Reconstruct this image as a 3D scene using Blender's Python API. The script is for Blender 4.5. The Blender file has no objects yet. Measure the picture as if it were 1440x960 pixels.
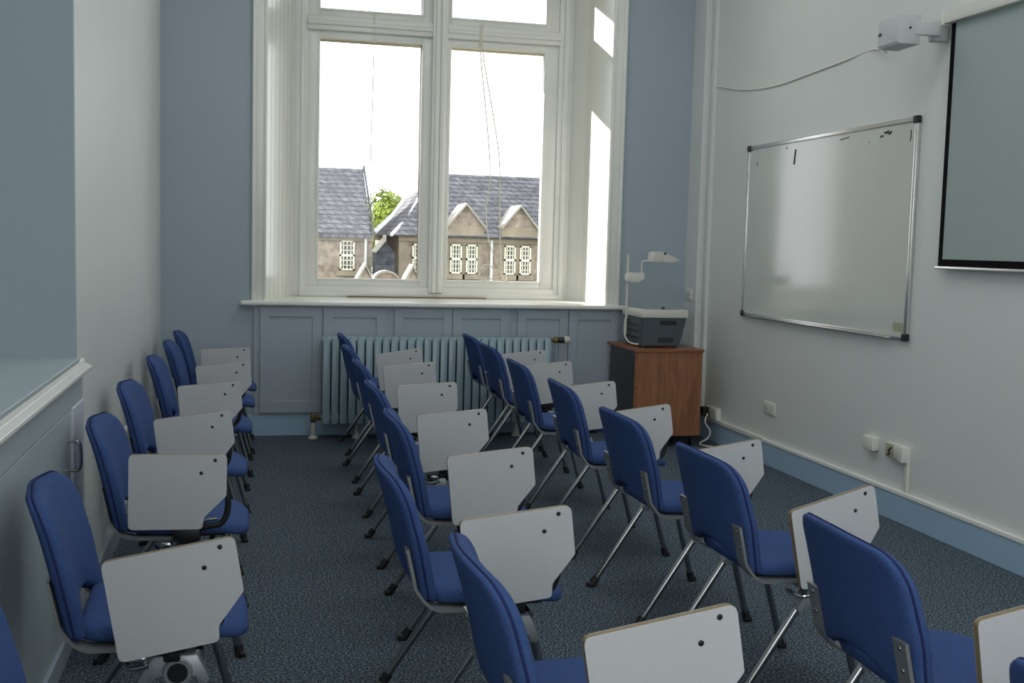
import bpy, bmesh, math, random
from mathutils import Vector, Matrix
random.seed(7)
S = bpy.context.scene
COL = S.collection
PI = math.pi

# ------------------------------------------------------------------ helpers
def lin(c):
    c = c / 255.0
    return c / 12.92 if c <= 0.04045 else ((c + 0.055) / 1.055) ** 2.4
def rgb(r, g, b): return (lin(r), lin(g), lin(b), 1.0)

def mat(name, col, rough=0.5, metal=0.0, spec=0.5, noise=None, bump=None, coat=0.0, sheen=0.0):
    """noise=(scale, amount) mottles the colour, bump=(scale, strength, distance)."""
    m = bpy.data.materials.new(name); m.use_nodes = True
    nt = m.node_tree; b = nt.nodes['Principled BSDF']
    b.inputs['Base Color'].default_value = col
    b.inputs['Roughness'].default_value = rough
    b.inputs['Metallic'].default_value = metal
    b.inputs['Specular IOR Level'].default_value = spec
    b.inputs['Coat Weight'].default_value = coat
    b.inputs['Coat Roughness'].default_value = 0.12
    b.inputs['Sheen Weight'].default_value = sheen
    tc = nt.nodes.new('ShaderNodeTexCoord')
    if noise:
        n = nt.nodes.new('ShaderNodeTexNoise'); n.inputs['Scale'].default_value = noise[0]
        n.inputs['Detail'].default_value = 3
        nt.links.new(tc.outputs['Object'], n.inputs['Vector'])
        r = nt.nodes.new('ShaderNodeValToRGB'); a = noise[1]
        r.color_ramp.elements[0].position = 0.3; r.color_ramp.elements[1].position = 0.7
        r.color_ramp.elements[0].color = tuple(max(0, c * (1 - a)) for c in col[:3]) + (1,)
        r.color_ramp.elements[1].color = tuple(min(1, c * (1 + a)) for c in col[:3]) + (1,)
        nt.links.new(n.outputs['Fac'], r.inputs['Fac']); nt.links.new(r.outputs['Color'], b.inputs['Base Color'])
    if bump:
        n2 = nt.nodes.new('ShaderNodeTexNoise'); n2.inputs['Scale'].default_value = bump[0]; n2.inputs['Detail'].default_value = 4
        nt.links.new(tc.outputs['Object'], n2.inputs['Vector'])
        bp = nt.nodes.new('ShaderNodeBump'); bp.inputs['Strength'].default_value = bump[1]; bp.inputs['Distance'].default_value = bump[2]
        nt.links.new(n2.outputs['Fac'], bp.inputs['Height']); nt.links.new(bp.outputs['Normal'], b.inputs['Normal'])
    return m

def wood_mat(name, c1, c2, rough=0.45, scale=6.0, axis='Z'):
    m = bpy.data.materials.new(name); m.use_nodes = True
    nt = m.node_tree; b = nt.nodes['Principled BSDF']; b.inputs['Roughness'].default_value = rough
    tc = nt.nodes.new('ShaderNodeTexCoord'); mp = nt.nodes.new('ShaderNodeMapping')
    mp.inputs['Scale'].default_value = (scale * 3, scale * 3, scale * 0.35) if axis == 'Z' else (scale * 0.35, scale * 3, scale * 3)
    n = nt.nodes.new('ShaderNodeTexNoise'); n.inputs['Scale'].default_value = 2.0; n.inputs['Detail'].default_value = 6; n.inputs['Distortion'].default_value = 0.6
    r = nt.nodes.new('ShaderNodeValToRGB'); r.color_ramp.elements[0].color = c1; r.color_ramp.elements[1].color = c2
    r.color_ramp.elements[0].position = 0.3; r.color_ramp.elements[1].position = 0.7
    nt.links.new(tc.outputs['Object'], mp.inputs['Vector']); nt.links.new(mp.outputs['Vector'], n.inputs['Vector'])
    nt.links.new(n.outputs['Fac'], r.inputs['Fac']); nt.links.new(r.outputs['Color'], b.inputs['Base Color'])
    return m

def glass_mat(name, tint=(1, 1, 1, 1), gloss=0.02):
    m = bpy.data.materials.new(name); m.use_nodes = True
    nt = m.node_tree; nt.nodes.clear()
    o = nt.nodes.new('ShaderNodeOutputMaterial'); mx = nt.nodes.new('ShaderNodeMixShader')
    t = nt.nodes.new('ShaderNodeBsdfTransparent'); g = nt.nodes.new('ShaderNodeBsdfGlossy')
    t.inputs['Color'].default_value = tint; g.inputs['Roughness'].default_value = 0.02
    mx.inputs[0].default_value = gloss
    nt.links.new(t.outputs[0], mx.inputs[1]); nt.links.new(g.outputs[0], mx.inputs[2]); nt.links.new(mx.outputs[0], o.inputs[0])
    return m

def brick_mat(name, c1, c2, mortar, bw, bh, rough=0.9, msize=0.012):
    m = bpy.data.materials.new(name); m.use_nodes = True
    nt = m.node_tree; b = nt.nodes['Principled BSDF']; b.inputs['Roughness'].default_value = rough
    b.inputs['Specular IOR Level'].default_value = 0.2
    tc = nt.nodes.new('ShaderNodeTexCoord'); sx = nt.nodes.new('ShaderNodeSeparateXYZ'); cx = nt.nodes.new('ShaderNodeCombineXYZ')
    ad = nt.nodes.new('ShaderNodeMath'); ad.operation = 'ADD'
    nt.links.new(tc.outputs['Object'], sx.inputs[0])
    nt.links.new(sx.outputs['X'], ad.inputs[0]); nt.links.new(sx.outputs['Y'], ad.inputs[1])
    nt.links.new(ad.outputs[0], cx.inputs['X']); nt.links.new(sx.outputs['Z'], cx.inputs['Y'])
    bt = nt.nodes.new('ShaderNodeTexBrick'); bt.inputs['Scale'].default_value = 1.0
    bt.inputs['Brick Width'].default_value = bw; bt.inputs['Row Height'].default_value = bh; bt.inputs['Mortar Size'].default_value = msize
    bt.inputs['Color1'].default_value = c1; bt.inputs['Color2'].default_value = c2; bt.inputs['Mortar'].default_value = mortar
    nt.links.new(cx.outputs[0], bt.inputs['Vector'])
    n = nt.nodes.new('ShaderNodeTexNoise'); n.inputs['Scale'].default_value = 4.5; n.inputs['Detail'].default_value = 8; n.inputs['Roughness'].default_value = 0.7
    nt.links.new(tc.outputs['Object'], n.inputs['Vector'])
    r = nt.nodes.new('ShaderNodeValToRGB'); r.color_ramp.elements[0].color = (0.6, 0.6, 0.6, 1); r.color_ramp.elements[1].color = (1.3, 1.3, 1.3, 1)
    r.color_ramp.elements[0].position = 0.35; r.color_ramp.elements[1].position = 0.65
    nt.links.new(n.outputs['Fac'], r.inputs['Fac'])
    mx = nt.nodes.new('ShaderNodeMix'); mx.data_type = 'RGBA'; mx.blend_type = 'MULTIPLY'; mx.inputs[0].default_value = 1.0
    nt.links.new(bt.outputs['Color'], mx.inputs[6]); nt.links.new(r.outputs['Color'], mx.inputs[7])
    nt.links.new(mx.outputs[2], b.inputs['Base Color'])
    return m

def tag(o, label=None, cat=None, group=None, kind=None):
    if label: o['label'] = label
    if cat: o['category'] = cat
    if group: o['group'] = group
    if kind: o['kind'] = kind
    return o

def obj(name, bm, material, parent=None, smooth=None, loc=None):
    me = bpy.data.meshes.new(name)
    bmesh.ops.recalc_face_normals(bm, faces=bm.faces[:])
    bm.to_mesh(me); bm.free()
    o = bpy.data.objects.new(name, me); COL.objects.link(o)
    for m in (material if isinstance(material, (list, tuple)) else [material]): me.materials.append(m)
    if smooth is not None:
        me.polygons.foreach_set('use_smooth', [True] * len(me.polygons))
        me.set_sharp_from_angle(angle=math.radians(smooth))
    if parent: o.parent = parent
    if loc: o.location = loc
    return o

def empty(name, loc=(0, 0, 0), rz=0.0):
    o = bpy.data.objects.new(name, None); COL.objects.link(o)
    o.empty_display_size = 0.1; o.location = loc; o.rotation_euler = (0, 0, rz); return o

def thing(name, label, cat, loc=(0, 0, 0), rz=0.0, group=None):
    return tag(empty(name, loc, rz), label, cat, group)

def box(bm, x0, x1, y0, y1, z0, z1, bev=0.0, seg=2, M=None, mi=0):
    v = [bm.verts.new((x, y, z)) for x in (x0, x1) for y in (y0, y1) for z in (z0, z1)]
    q = [(0, 1, 3, 2), (4, 6, 7, 5), (0, 4, 5, 1), (2, 3, 7, 6), (0, 2, 6, 4), (1, 5, 7, 3)]
    fs = [bm.faces.new([v[i] for i in f]) for f in q]
    for f in fs: f.material_index = mi
    if M is not None:
        for w in v: w.co = M @ w.co
    if bev > 0:
        es = list({e for f in fs for e in f.edges})
        bmesh.ops.bevel(bm, geom=es, offset=bev, segments=seg, affect='EDGES', profile=0.5)
    return fs

def B(x0, x1, y0, y1, z0, z1, bev=0.0, seg=2):
    bm = bmesh.new(); box(bm, x0, x1, y0, y1, z0, z1, bev, seg); return bm

def smooth_path(pts, n=6):
    pts = [Vector(p) for p in pts]
    if len(pts) < 3: return pts
    P = [2 * pts[0] - pts[1]] + pts + [2 * pts[-1] - pts[-2]]
    out = []
    for i in range(1, len(P) - 2):
        a, b, c, d = P[i - 1:i + 3]
        for k in range(n):
            t = k / n
            out.append(0.5 * ((2 * b) + (c - a) * t + (2 * a - 5 * b + 4 * c - d) * t * t + (3 * b - a - 3 * c + d) * t ** 3))
    out.append(pts[-1]); return out

def tube(bm, pts, r, seg=10, n=0, closed=False, r_end=None):
    pts = smooth_path(pts, n) if n else [Vector(p) for p in pts]
    N = len(pts); rings = []; up = None
    for i, p in enumerate(pts):
        if closed: d = pts[(i + 1) % N] - pts[i - 1]
        else: d = pts[min(i + 1, N - 1)] - pts[max(i - 1, 0)]
        d.normalize()
        if up is None:
            up = Vector((0, 0, 1)) if abs(d.z) < 0.9 else Vector((1, 0, 0))
        a = d.cross(up).normalized(); u = a.cross(d).normalized(); up = u
        rr = r if r_end is None else r + (r_end - r) * i / max(N - 1, 1)
        rings.append([bm.verts.new(p + (a * math.cos(2 * PI * k / seg) + u * math.sin(2 * PI * k / seg)) * rr) for k in range(seg)])
    for i in range(N if closed else N - 1):
        A, C = rings[i], rings[(i + 1) % N]
        for k in range(seg): bm.faces.new((A[k], A[(k + 1) % seg], C[(k + 1) % seg], C[k]))
    if not closed:
        bm.faces.new(rings[0][::-1]); bm.faces.new(rings[-1])

def T(pts, r, **k):
    bm = bmesh.new(); tube(bm, pts, r, **k); return bm

def lathe(bm, prof, seg=20, M=Matrix()):
    """prof: (radius, height) along local z."""
    rings = [[bm.verts.new(M @ Vector((r * math.cos(2 * PI * k / seg), r * math.sin(2 * PI * k / seg), h))) for k in range(seg)] for r, h in prof]
    for A, C in zip(rings, rings[1:]):
        for k in range(seg): bm.faces.new((A[k], A[(k + 1) % seg], C[(k + 1) % seg], C[k]))
    bm.faces.new(rings[0][::-1]); bm.faces.new(rings[-1])

def round_poly(pts, radii, n=6):
    """2-D polygon with rounded corners."""
    out = []; N = len(pts)
    for i, p in enumerate(pts):
        p = Vector(p); a = Vector(pts[i - 1]) - p; b = Vector(pts[(i + 1) % N]) - p
        r = radii[i] if isinstance(radii, (list, tuple)) else radii
        if r <= 0: out.append(tuple(p)); continue
        ang = a.angle(b); t = min(r / math.tan(ang / 2), a.length * 0.49, b.length * 0.49)
        p0 = p + a.normalized() * t; p1 = p + b.normalized() * t
        for k in range(n + 1):
            s = k / n
            q = p0 * (1 - s) ** 2 + p * 2 * s * (1 - s) + p1 * s * s
            out.append(tuple(q))
    return out

def prism(bm, poly, f, t0, t1, bev=0.0, side_mi=0, seg=2):
    """Extrude a 2-D polygon; f(u, v, t) gives the 3-D point."""
    a = [bm.verts.new(f(u, v, t0)) for u, v in poly]; b = [bm.verts.new(f(u, v, t1)) for u, v in poly]
    fa = bm.faces.new(a[::-1]); fb = bm.faces.new(b); N = len(poly)
    for i in range(N):
        q = bm.faces.new((a[i], a[(i + 1) % N], b[(i + 1) % N], b[i])); q.material_index = side_mi
    if bev > 0:
        bmesh.ops.bevel(bm, geom=list(fa.edges) + list(fb.edges), offset=bev, segments=seg, affect='EDGES', profile=0.5)

def copy_tree(o, parent=None):
    c = o.copy(); COL.objects.link(c); c.parent = parent
    for ch in list(o.children): copy_tree(ch, c)
    return c

# ------------------------------------------------------------------ materials
WHITE = mat('white_wall_paint', rgb(216, 220, 217), 0.42, noise=(1.5, 0.015), bump=(40, 0.05, 0.004))
BLUE = mat('pale_blue_wall_paint', rgb(163, 176, 186), 0.55, noise=(1.5, 0.015), bump=(60, 0.06, 0.004))
PANEL = mat('pale_blue_gloss_paint', rgb(162, 173, 183), 0.32, noise=(3, 0.015))
SKIRT = mat('mid_blue_gloss_paint', rgb(160, 187, 210), 0.3, noise=(3, 0.02))
GLOSSW = mat('white_gloss_paint', rgb(236, 236, 230), 0.22, noise=(4, 0.015), bump=(14, 0.12, 0.004))
ALCOVE = mat('grey_blue_cupboard_paint', rgb(172, 184, 188), 0.4, noise=(3, 0.02))
STILE = mat('pale_gloss_stile', rgb(205, 212, 222), 0.3, noise=(3, 0.015))
CEIL = mat('ceiling_paint', rgb(232, 232, 228), 0.8)
def carpet_mat():
    m = mat('blue_grey_carpet', rgb(58, 70, 80), 0.95, spec=0.1)
    nt = m.node_tree; b = nt.nodes['Principled BSDF']
    tc = nt.nodes.new('ShaderNodeTexCoord')
    n = nt.nodes.new('ShaderNodeTexNoise'); n.inputs['Scale'].default_value = 125; n.inputs['Detail'].default_value = 2; n.inputs['Roughness'].default_value = 0.7
    nt.links.new(tc.outputs['Object'], n.inputs['Vector'])
    r = nt.nodes.new('ShaderNodeValToRGB'); e = r.color_ramp.elements
    e[0].position = 0.36; e[0].color = rgb(36, 46, 54); e[1].position = 0.66; e[1].color = rgb(150, 163, 173)
    k = e.new(0.52); k.color = rgb(73, 85, 95)
    nt.links.new(n.outputs['Fac'], r.inputs['Fac']); nt.links.new(r.outputs['Color'], b.inputs['Base Color'])
    bp = nt.nodes.new('ShaderNodeBump'); bp.inputs['Strength'].default_value = 0.5; bp.inputs['Distance'].default_value = 0.004
    nt.links.new(n.outputs['Fac'], bp.inputs['Height']); nt.links.new(bp.outputs['Normal'], b.inputs['Normal'])
    return m
CARPET = carpet_mat()
FABRIC = mat('blue_wool_fabric', rgb(60, 82, 130), 0.9, spec=0.15, noise=(220, 0.16), bump=(400, 0.25, 0.001))
PIPING = mat('dark_blue_piping', rgb(36, 44, 88), 0.85, spec=0.2)
SHELL = mat('navy_back_cover', rgb(50, 66, 138), 0.9, spec=0.15, noise=(220, 0.14))
CHROME = mat('chrome_tube', rgb(158, 160, 163), 0.17, metal=1.0)
STEEL = mat('satin_steel_bar', rgb(150, 152, 152), 0.45, metal=0.6)
CAST = mat('cast_aluminium', rgb(176, 180, 184), 0.42, metal=0.8, noise=(60, 0.05))
BLACK = mat('black_plastic', rgb(24, 24, 26), 0.45)
LAMIN = mat('light_grey_laminate', rgb(192, 193, 196), 0.38, noise=(90, 0.02))
PLY = mat('birch_ply_edge', rgb(132, 115, 88), 0.6, noise=(60, 0.12))
RADP = mat('blue_radiator_enamel', rgb(152, 174, 184), 0.25, noise=(5, 0.02))
BRASS = mat('old_brass', rgb(120, 105, 70), 0.4, metal=0.9)
VALVEW = mat('cream_valve_plastic', rgb(205, 205, 190), 0.4)
WOOD = wood_mat('oak_veneer', rgb(128, 82, 55), rgb(160, 107, 74), 0.4)
WOODTOP = wood_mat('dark_oak_top', rgb(120, 72, 46), rgb(158, 102, 66), 0.35, axis='X')
SMOKE = mat('smoked_glass', rgb(14, 13, 12), 0.08, spec=0.35)
PGREY = mat('projector_dark_grey', rgb(74, 82, 88), 0.5, noise=(80, 0.04))
PWHITE = mat('projector_cream_plastic', rgb(214, 212, 202), 0.4)
LENS = mat('glass_stage', rgb(150, 165, 170), 0.05, spec=0.8)
PLASTW = mat('white_plastic', rgb(222, 221, 214), 0.35)
PLASTG = mat('light_grey_plastic', rgb(196, 200, 200), 0.5, noise=(120, 0.02))
BEIGE = mat('beige_module', rgb(170, 168, 140), 0.5)
DARKSLOT = mat('dark_slot', rgb(30, 30, 32), 0.6)
BOARD = mat('whiteboard_enamel', rgb(205, 209, 204), 0.13, spec=0.6, noise=(2.0, 0.02), coat=0.12)
ALU = mat('aluminium_trim', rgb(215, 216, 214), 0.25, metal=0.9)
INK = mat('black_marker_ink', rgb(30, 40, 40), 0.6)
SCREEN = mat('grey_screen_fabric', rgb(164, 177, 174), 0.85, spec=0.1)
SCRBLACK = mat('black_screen_border', rgb(16, 14, 16), 0.8, spec=0.1)
CORD = mat('off_white_cord', rgb(225, 220, 200), 0.7)
GLASS = glass_mat('window_glass')
STONE = brick_mat('rubble_sandstone', rgb(170, 154, 140), rgb(144, 131, 120), rgb(156, 145, 134), 0.75, 0.28, msize=0.03)
ASHLAR = mat('dressed_sandstone', rgb(156, 145, 128), 0.9, spec=0.2, noise=(1.6, 0.2))
COPE = mat('pale_coping_stone', rgb(160, 156, 148), 0.9, spec=0.2, noise=(2, 0.08))
SLATE = brick_mat('blue_grey_slate', rgb(98, 98, 103), rgb(124, 124, 129), rgb(72, 72, 77), 0.3, 0.17, msize=0.02)
SLATED = brick_mat('dark_slate_hanging', rgb(66, 70, 78), rgb(82, 84, 92), rgb(54, 56, 62), 0.3, 0.22, msize=0.012)
FARWHITE = mat('cream_sash_paint', rgb(240, 236, 215), 0.6)
FARGLASS = mat('far_window_glass', rgb(52, 52, 50), 0.15, spec=0.6)
LEAD = mat('pale_lead_flashing', rgb(225, 226, 230), 0.6)
LEAF = mat('bright_green_leaves', rgb(130, 146, 62), 0.8, spec=0.2, noise=(0.8, 0.5))
BARK = mat('brown_bark', rgb(80, 66, 52), 0.9, noise=(8, 0.3))
GRASS = mat('grass_ground', rgb(96, 110, 70), 0.95, noise=(0.8, 0.25))

# ------------------------------------------------------------------ dimensions (metres; camera stands at x=0, y=0)
XL, XR, YB, YF, ZC = -0.60, 3.473, 8.30, -2.6, 4.45      # side walls, window wall, rear wall, ceiling
YW = 9.0                                                 # face of the window frame
# ------------------------------------------------------------------ room shell
def struct(name, bm, m, parent=None, smooth=None):
    o = obj(name, bm, m, parent, smooth)
    if not parent: o['kind'] = 'structure'
    return o
struct('floor', B(-1.7, XR + 0.3, YF - 0.1, YB + 0.9, -0.2, 0), CARPET)
struct('ceiling', B(-1.7, XR + 0.3, YF - 0.1, YB + 0.9, ZC, ZC + 0.2), CEIL)
struct('wall_right', B(XR, XR + 0.3, YF - 0.3, YB + 0.9, 0, ZC), WHITE)
# window wall: pieces round the opening, thick old masonry with splayed cheeks
WL0, WL1, WR0, WR1, WT = 0.135, 0.357, 2.735, 2.69, 4.05
bm = bmesh.new()
def quadwall(bm, poly, z0, z1): prism(bm, poly, lambda u, v, t: (u, v, t), z0, z1)
quadwall(bm, [(-1.7, YB), (WL0 - 0.006, YB), (WL0 - 0.006, YB + 0.02), (WL1 - 0.02, YW + 0.2), (-1.7, YW + 0.2)], 0, ZC)
quadwall(bm, [(WR0 + 0.006, YB), (XR + 0.3, YB), (XR + 0.3, YW + 0.2), (2.64, YW + 0.2), (2.71, 8.82), (WR0 + 0.006, YB + 0.02)], 0, ZC)
box(bm, WL0 - 0.05, WR0 + 0.05, YB, YW + 0.2, 0, 0.96)
box(bm, WL0 - 0.05, WR0 + 0.05, YB, YW + 0.2, WT, ZC)
struct('wall_back', bm, BLUE)
# panelled-side wall: light pier next to the window wall, alcove with cupboard nearer
YA = 4.235
bm = bmesh.new()
box(bm, -1.7, XL, YA + 0.03, YB, 0, ZC)                      # pier
box(bm, -1.7, XL, 0.25, 0.6, 0, ZC)                          # beyond the alcove: opening added behind the camera for fill light
box(bm, -0.9, XL, YF - 0.1, 0.25, 0, 1.2); box(bm, -0.9, XL, YF - 0.1, 0.25, 3.8, ZC); box(bm, -0.9, XL, YF - 0.1, -2.0, 1.2, 3.8)
box(bm, -1.7, XL, 0.6, YA + 0.03, 3.9, ZC)                  # alcove head
box(bm, -1.7, -0.63, 0.6, YA + 0.03, 0, 0.94)               # behind the cupboards
box(bm, -1.7, -1.5, 0.6, YA + 0.03, 0.94, 3.9)
struct('wall_left', bm, WHITE)
struct('trim_1', B(-1.5, XL, YA, YA + 0.03, 0.94, 3.9), BLUE)   # blue cheek of the alcove
bm = bmesh.new()                                             # rear wall behind the camera, opening added to let in fill light
box(bm, -1.7, XR + 0.3, YF - 0.3, YF, 0, 1.0); box(bm, -1.7, XR + 0.3, YF - 0.3, YF, 3.9, ZC)
box(bm, -1.7, 0.5, YF - 0.3, YF, 1.0, 3.9); box(bm, 2.3, XR + 0.3, YF - 0.3, YF, 1.0, 3.9)
struct('wall_rear', bm, WHITE)
# skirtings
bm = bmesh.new(); box(bm, XR - 0.022, XR, YF, YB - 0.3, 0, 0.150, 0.004); struct('baseboard_right', bm, SKIRT)
bm = bmesh.new(); box(bm, XR - 0.028, XR, YF, 6.9, 0.150, 0.176, 0.006, 3); struct('trim_2', bm, GLOSSW)
struct('baseboard_back', B(XL, 3.39, YB - 0.018, YB, 0, 0.155, 0.004), SKIRT)
struct('baseboard_left', B(XL, XL + 0.018, YA + 0.12, YB - 0.02, 0, 0.11, 0.005), PANEL)
# boxed-in pipe in the far corner
bm = bmesh.new(); box(bm, 3.395, XR, 8.06, YB, 0, ZC, 0.004); box(bm, XR - 0.03, XR, 7.985, 8.035, 0.17, ZC, 0.004)
struct('trim_3', bm, WHITE)

# ------------------------------------------------------------------ window
win = empty('window_1', (0, 0, 0)); win['kind'] = 'structure'
def U(name, bm, m, parent=win, smooth=None): return obj(name, bm, m, parent, smooth)
# splayed boarded lining, one side
bm = bmesh.new()
N = 7
for i in range(N):
    a = (WL0 + (WL1 - WL0) * i / N, YB + 0.004 + (YW - YB) * i / N); b = (WL0 + (WL1 - WL0) * (i + 1) / N - 0.002, YB + 0.004 + (YW - YB) * ((i + 1) / N) - 0.006)
    prism(bm, [a, b, (b[0] - 0.012, b[1] + 0.01), (a[0] - 0.012, a[1] + 0.01)], lambda u, v, t: (u, v, t), 1.0, WT)
U('board_lining', bm, GLOSSW)
bm = bmesh.new()
prism(bm, [(WR0, YB + 0.004), (WR0 + 0.02, YB + 0.004), (WR1 + 0.03, 8.83), (2.63, YW + 0.02), (2.616, YW), (WR1, 8.8)], lambda u, v, t: (u, v, t), 1.0, WT)
U('plain_lining', bm, GLOSSW)
U('head_lining', B(WL0, WR0, YB + 0.01, YW + 0.1, WT - 0.02, WT), GLOSSW)
# architraves
bm = bmesh.new()
for x0, x1 in ((0.03, WL0), (WR0, WR0 + 0.105)):
    box(bm, x0, x1, YB - 0.022, YB, 0.955, WT + 0.1, 0.004)
    s = 1 if x0 < 1 else -1; xa = x0 if s > 0 else x1
    box(bm, min(xa, xa + s * 0.03), max(xa, xa + s * 0.03), YB - 0.038, YB - 0.01, 0.955, WT + 0.1, 0.008, 3)
    xb = x1 if s > 0 else x0
    box(bm, min(xb, xb - s * 0.02), max(xb, xb - s * 0.02), YB - 0.032, YB - 0.01, 0.955, WT + 0.1, 0.006, 3)
box(bm, 0.03, WR0 + 0.105, YB - 0.03, YB, WT, WT + 0.105, 0.006)
U('architrave', bm, GLOSSW, smooth=30)
# sill board
bm = bmesh.new(); box(bm, -0.046, 2.885, YB - 0.085, YB + 0.01, 0.966, 1.0, 0.012, 4); box(bm, WL0 - 0.02, WR0 + 0.02, YB, YW + 0.05, 0.966, 1.0)
U('sill', bm, GLOSSW, smooth=30)
U('sill_batten', B(0.78, 1.92, YW - 0.075, YW - 0.03, 1.0, 1.010, 0.003), PLY)
# outer frame, mullion, transom
GX = [(0.547, 1.366), (1.595, 2.385)]                    # glass openings across
GZ = [(1.145, 3.036), (3.262, 3.93)]                     # glass openings up
bm = bmesh.new()
box(bm, WL1 - 0.02, 0.456, YW, YW + 0.14, 1.0, WT, 0.006); box(bm, 2.50, 2.64, YW, YW + 0.14, 1.0, WT, 0.006)
box(bm, 0.40, 0.43, YW - 0.022, YW + 0.01, 1.0, WT, 0.008, 3); box(bm, 2.54, 2.585, YW - 0.022, YW + 0.01, 1.0, WT, 0.008, 3)
box(bm, 0.4, 2.56, YW + 0.002, YW + 0.14, 1.0, 1.086, 0.006); box(bm, 0.4, 2.56, YW, YW + 0.14, 4.0, WT, 0.006)
box(bm, 0.4, 2.56, YW - 0.02, YW + 0.02, 1.0, 1.04, 0.008, 3)
U('frame', bm, GLOSSW, smooth=30)
bm = bmesh.new()
box(bm, 1.441, 1.563, YW - 0.03, YW + 0.14, 1.04, WT, 0.006)
box(bm, 1.46, 1.50, YW - 0.05, YW, 1.04, WT, 0.012, 3); box(bm, 1.505, 1.548, YW - 0.045, YW, 1.04, WT, 0.012, 3)
U('mullion', bm, GLOSSW, smooth=30)
bm = bmesh.new()
for x0, x1 in ((0.45, 1.441), (1.563, 2.51)):
    box(bm, x0, x1, YW - 0.018, YW + 0.14, 3.095, 3.205, 0.006)
    box(bm, x0, x1, YW - 0.04, YW, 3.13, 3.165, 0.012, 3)
U('transom', bm, GLOSSW, smooth=30)
for (x0, x1), (o0, o1) in zip(GX, ((0.456, 1.441), (1.563, 2.50))):
    for (z0, z1), (p0, p1) in zip(GZ, ((1.086, 3.095), (3.205, 4.0))):
        bm = bmesh.new()
        for a in ((o0, x0, p0, p1), (x1, o1, p0, p1), (x0, x1, p0, z0), (x0, x1, z1, p1)):
            box(bm, a[0], a[1], YW + 0.02, YW + 0.09, a[2], a[3], 0.003)
        w = 0.014                                            # glazing bead step
        for a in ((x0 - w, x0 + 0.004, z0 - w, z1 + w), (x1 - 0.004, x1 + w, z0 - w, z1 + w), (x0, x1, z0 - w, z0 + 0.004), (x0, x1, z1 - 0.004, z1 + w)):
            box(bm, a[0], a[1], YW + 0.012, YW + 0.04, a[2], a[3], 0.004)
        s = U('sash', bm, GLOSSW, smooth=30)
        g = U('glass', B(x0 - 0.005, x1 + 0.005, YW + 0.05, YW + 0.056, z0 - 0.005, z1 + 0.005), GLASS, s)
# stone surround outside; mullion, hood and lintel depths shaped to cut the sun
bm = bmesh.new()
box(bm, 1.41, 1.59, YW + 0.15, YW + 0.455, 0.7, 4.3, 0.01)
box(bm, -0.2, 0.40, YW + 0.15, YW + 0.34, 0.7, 4.3, 0.01); box(bm, 2.62, 3.4, YW + 0.15, YW + 0.34, 0.7, 4.3, 0.01)
box(bm, 0.40, 2.62, YW + 0.15, YW + 0.62, 0.6, 1.04, 0.01)
box(bm, 0.30, 2.7, YW + 0.15, YW + 0.95, 3.165, 3.235, 0.01)
box(bm, -0.2, 3.4, YW + 0.15, YW + 0.78, 3.90, 4.4, 0.01)
U('stone_surround', bm, ASHLAR)
# blind cords hanging in the window
tag(obj('blind_cord', T([(0.967, 8.975, 3.25), (0.970, 8.965, 3.10), (0.962, 8.965, 2.6), (0.955, 8.972, 2.05), (0.965, 8.972, 1.7), (0.99, 8.968, 1.50), (0.975, 8.97, 1.55), (0.985, 8.97, 1.72)], 0.0035, seg=6, n=5), CORD),
    'thin blind cord hanging straight in front of the slate-roofed gable pane', 'cord')
tag(obj('blind_cord', T([(1.823, 8.955, 3.22), (1.824, 8.95, 3.1), (1.826, 8.965, 3.0), (1.93, 8.968, 2.1), (1.905, 8.968, 1.75), (1.93, 8.968, 1.50), (1.985, 8.97, 1.35), (2.04, 8.965, 1.21), (2.06, 8.96, 1.165), (2.09, 8.965, 1.15), (2.085, 8.955, 1.20), (1.99, 8.955, 1.18), (1.90, 8.96, 1.15), (1.86, 8.96, 1.19), (1.88, 8.965, 1.27), (1.94, 8.965, 1.28), (2.00, 8.965, 1.24), (2.035, 8.968, 1.30), (2.02, 8.968, 1.7), (2.0, 8.968, 2.2), (1.845, 8.965, 3.0), (1.842, 8.955, 3.22)], 0.0045, seg=6, n=5), CORD),
    'looped off-white blind cord with its coil lying on the window sash rail', 'cord')

# ------------------------------------------------------------------ panelled cupboards below the sill
cup = thing('panelled_cupboard', 'pale blue panelled cupboard front below the white window sill', 'cupboard', (1.44, YB, 0))
def lx(x): return x - 1.44
def lb(x0, x1, y0, y1, z0, z1, bev=0.0, seg=2): return B(lx(x0), lx(x1), y0 - YB, y1 - YB, z0, z1, bev, seg)
bm = bmesh.new()
box(bm, lx(0.05), lx(2.87), -0.022, 0, 0.155, 0.966, 0.0)
obj('carcass', bm, PANEL, cup)
pxs = [(361, 443), (445, 530), (542, 623), (624, 705), (717, 791.5), (793, 868)]
def px_to_x(px): return -0.046 + (px - 335.0) * (2.868 + 0.046) / (873.0 - 335.0)
for a, b in pxs:
    x0, x1 = px_to_x(a), px_to_x(b); z0, z1, st = 0.175, 0.955, 0.068
    bm = bmesh.new()
    for q in ((x0, x0 + st, z0, z1), (x1 - st, x1, z0, z1), (x0 + st, x1 - st, z0, z0 + 0.085), (x0 + st, x1 - st, z1 - 0.07, z1)):
        box(bm, lx(q[0]), lx(q[1]), -0.042, -0.022, q[2], q[3], 0.0015)
    d = obj('door', bm, PANEL, cup)
    bm = bmesh.new(); box(bm, lx(x0 + st - 0.004), lx(x1 - st + 0.004), -0.030, -0.0215, z0 + 0.08, z1 - 0.066)
    obj('panel', bm, PANEL, d)
bm = bmesh.new(); box(bm, lx(-0.02), lx(2.875), -0.035, 0, 0.945, 0.966, 0.004); obj('rail', bm, PANEL, cup)

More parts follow.
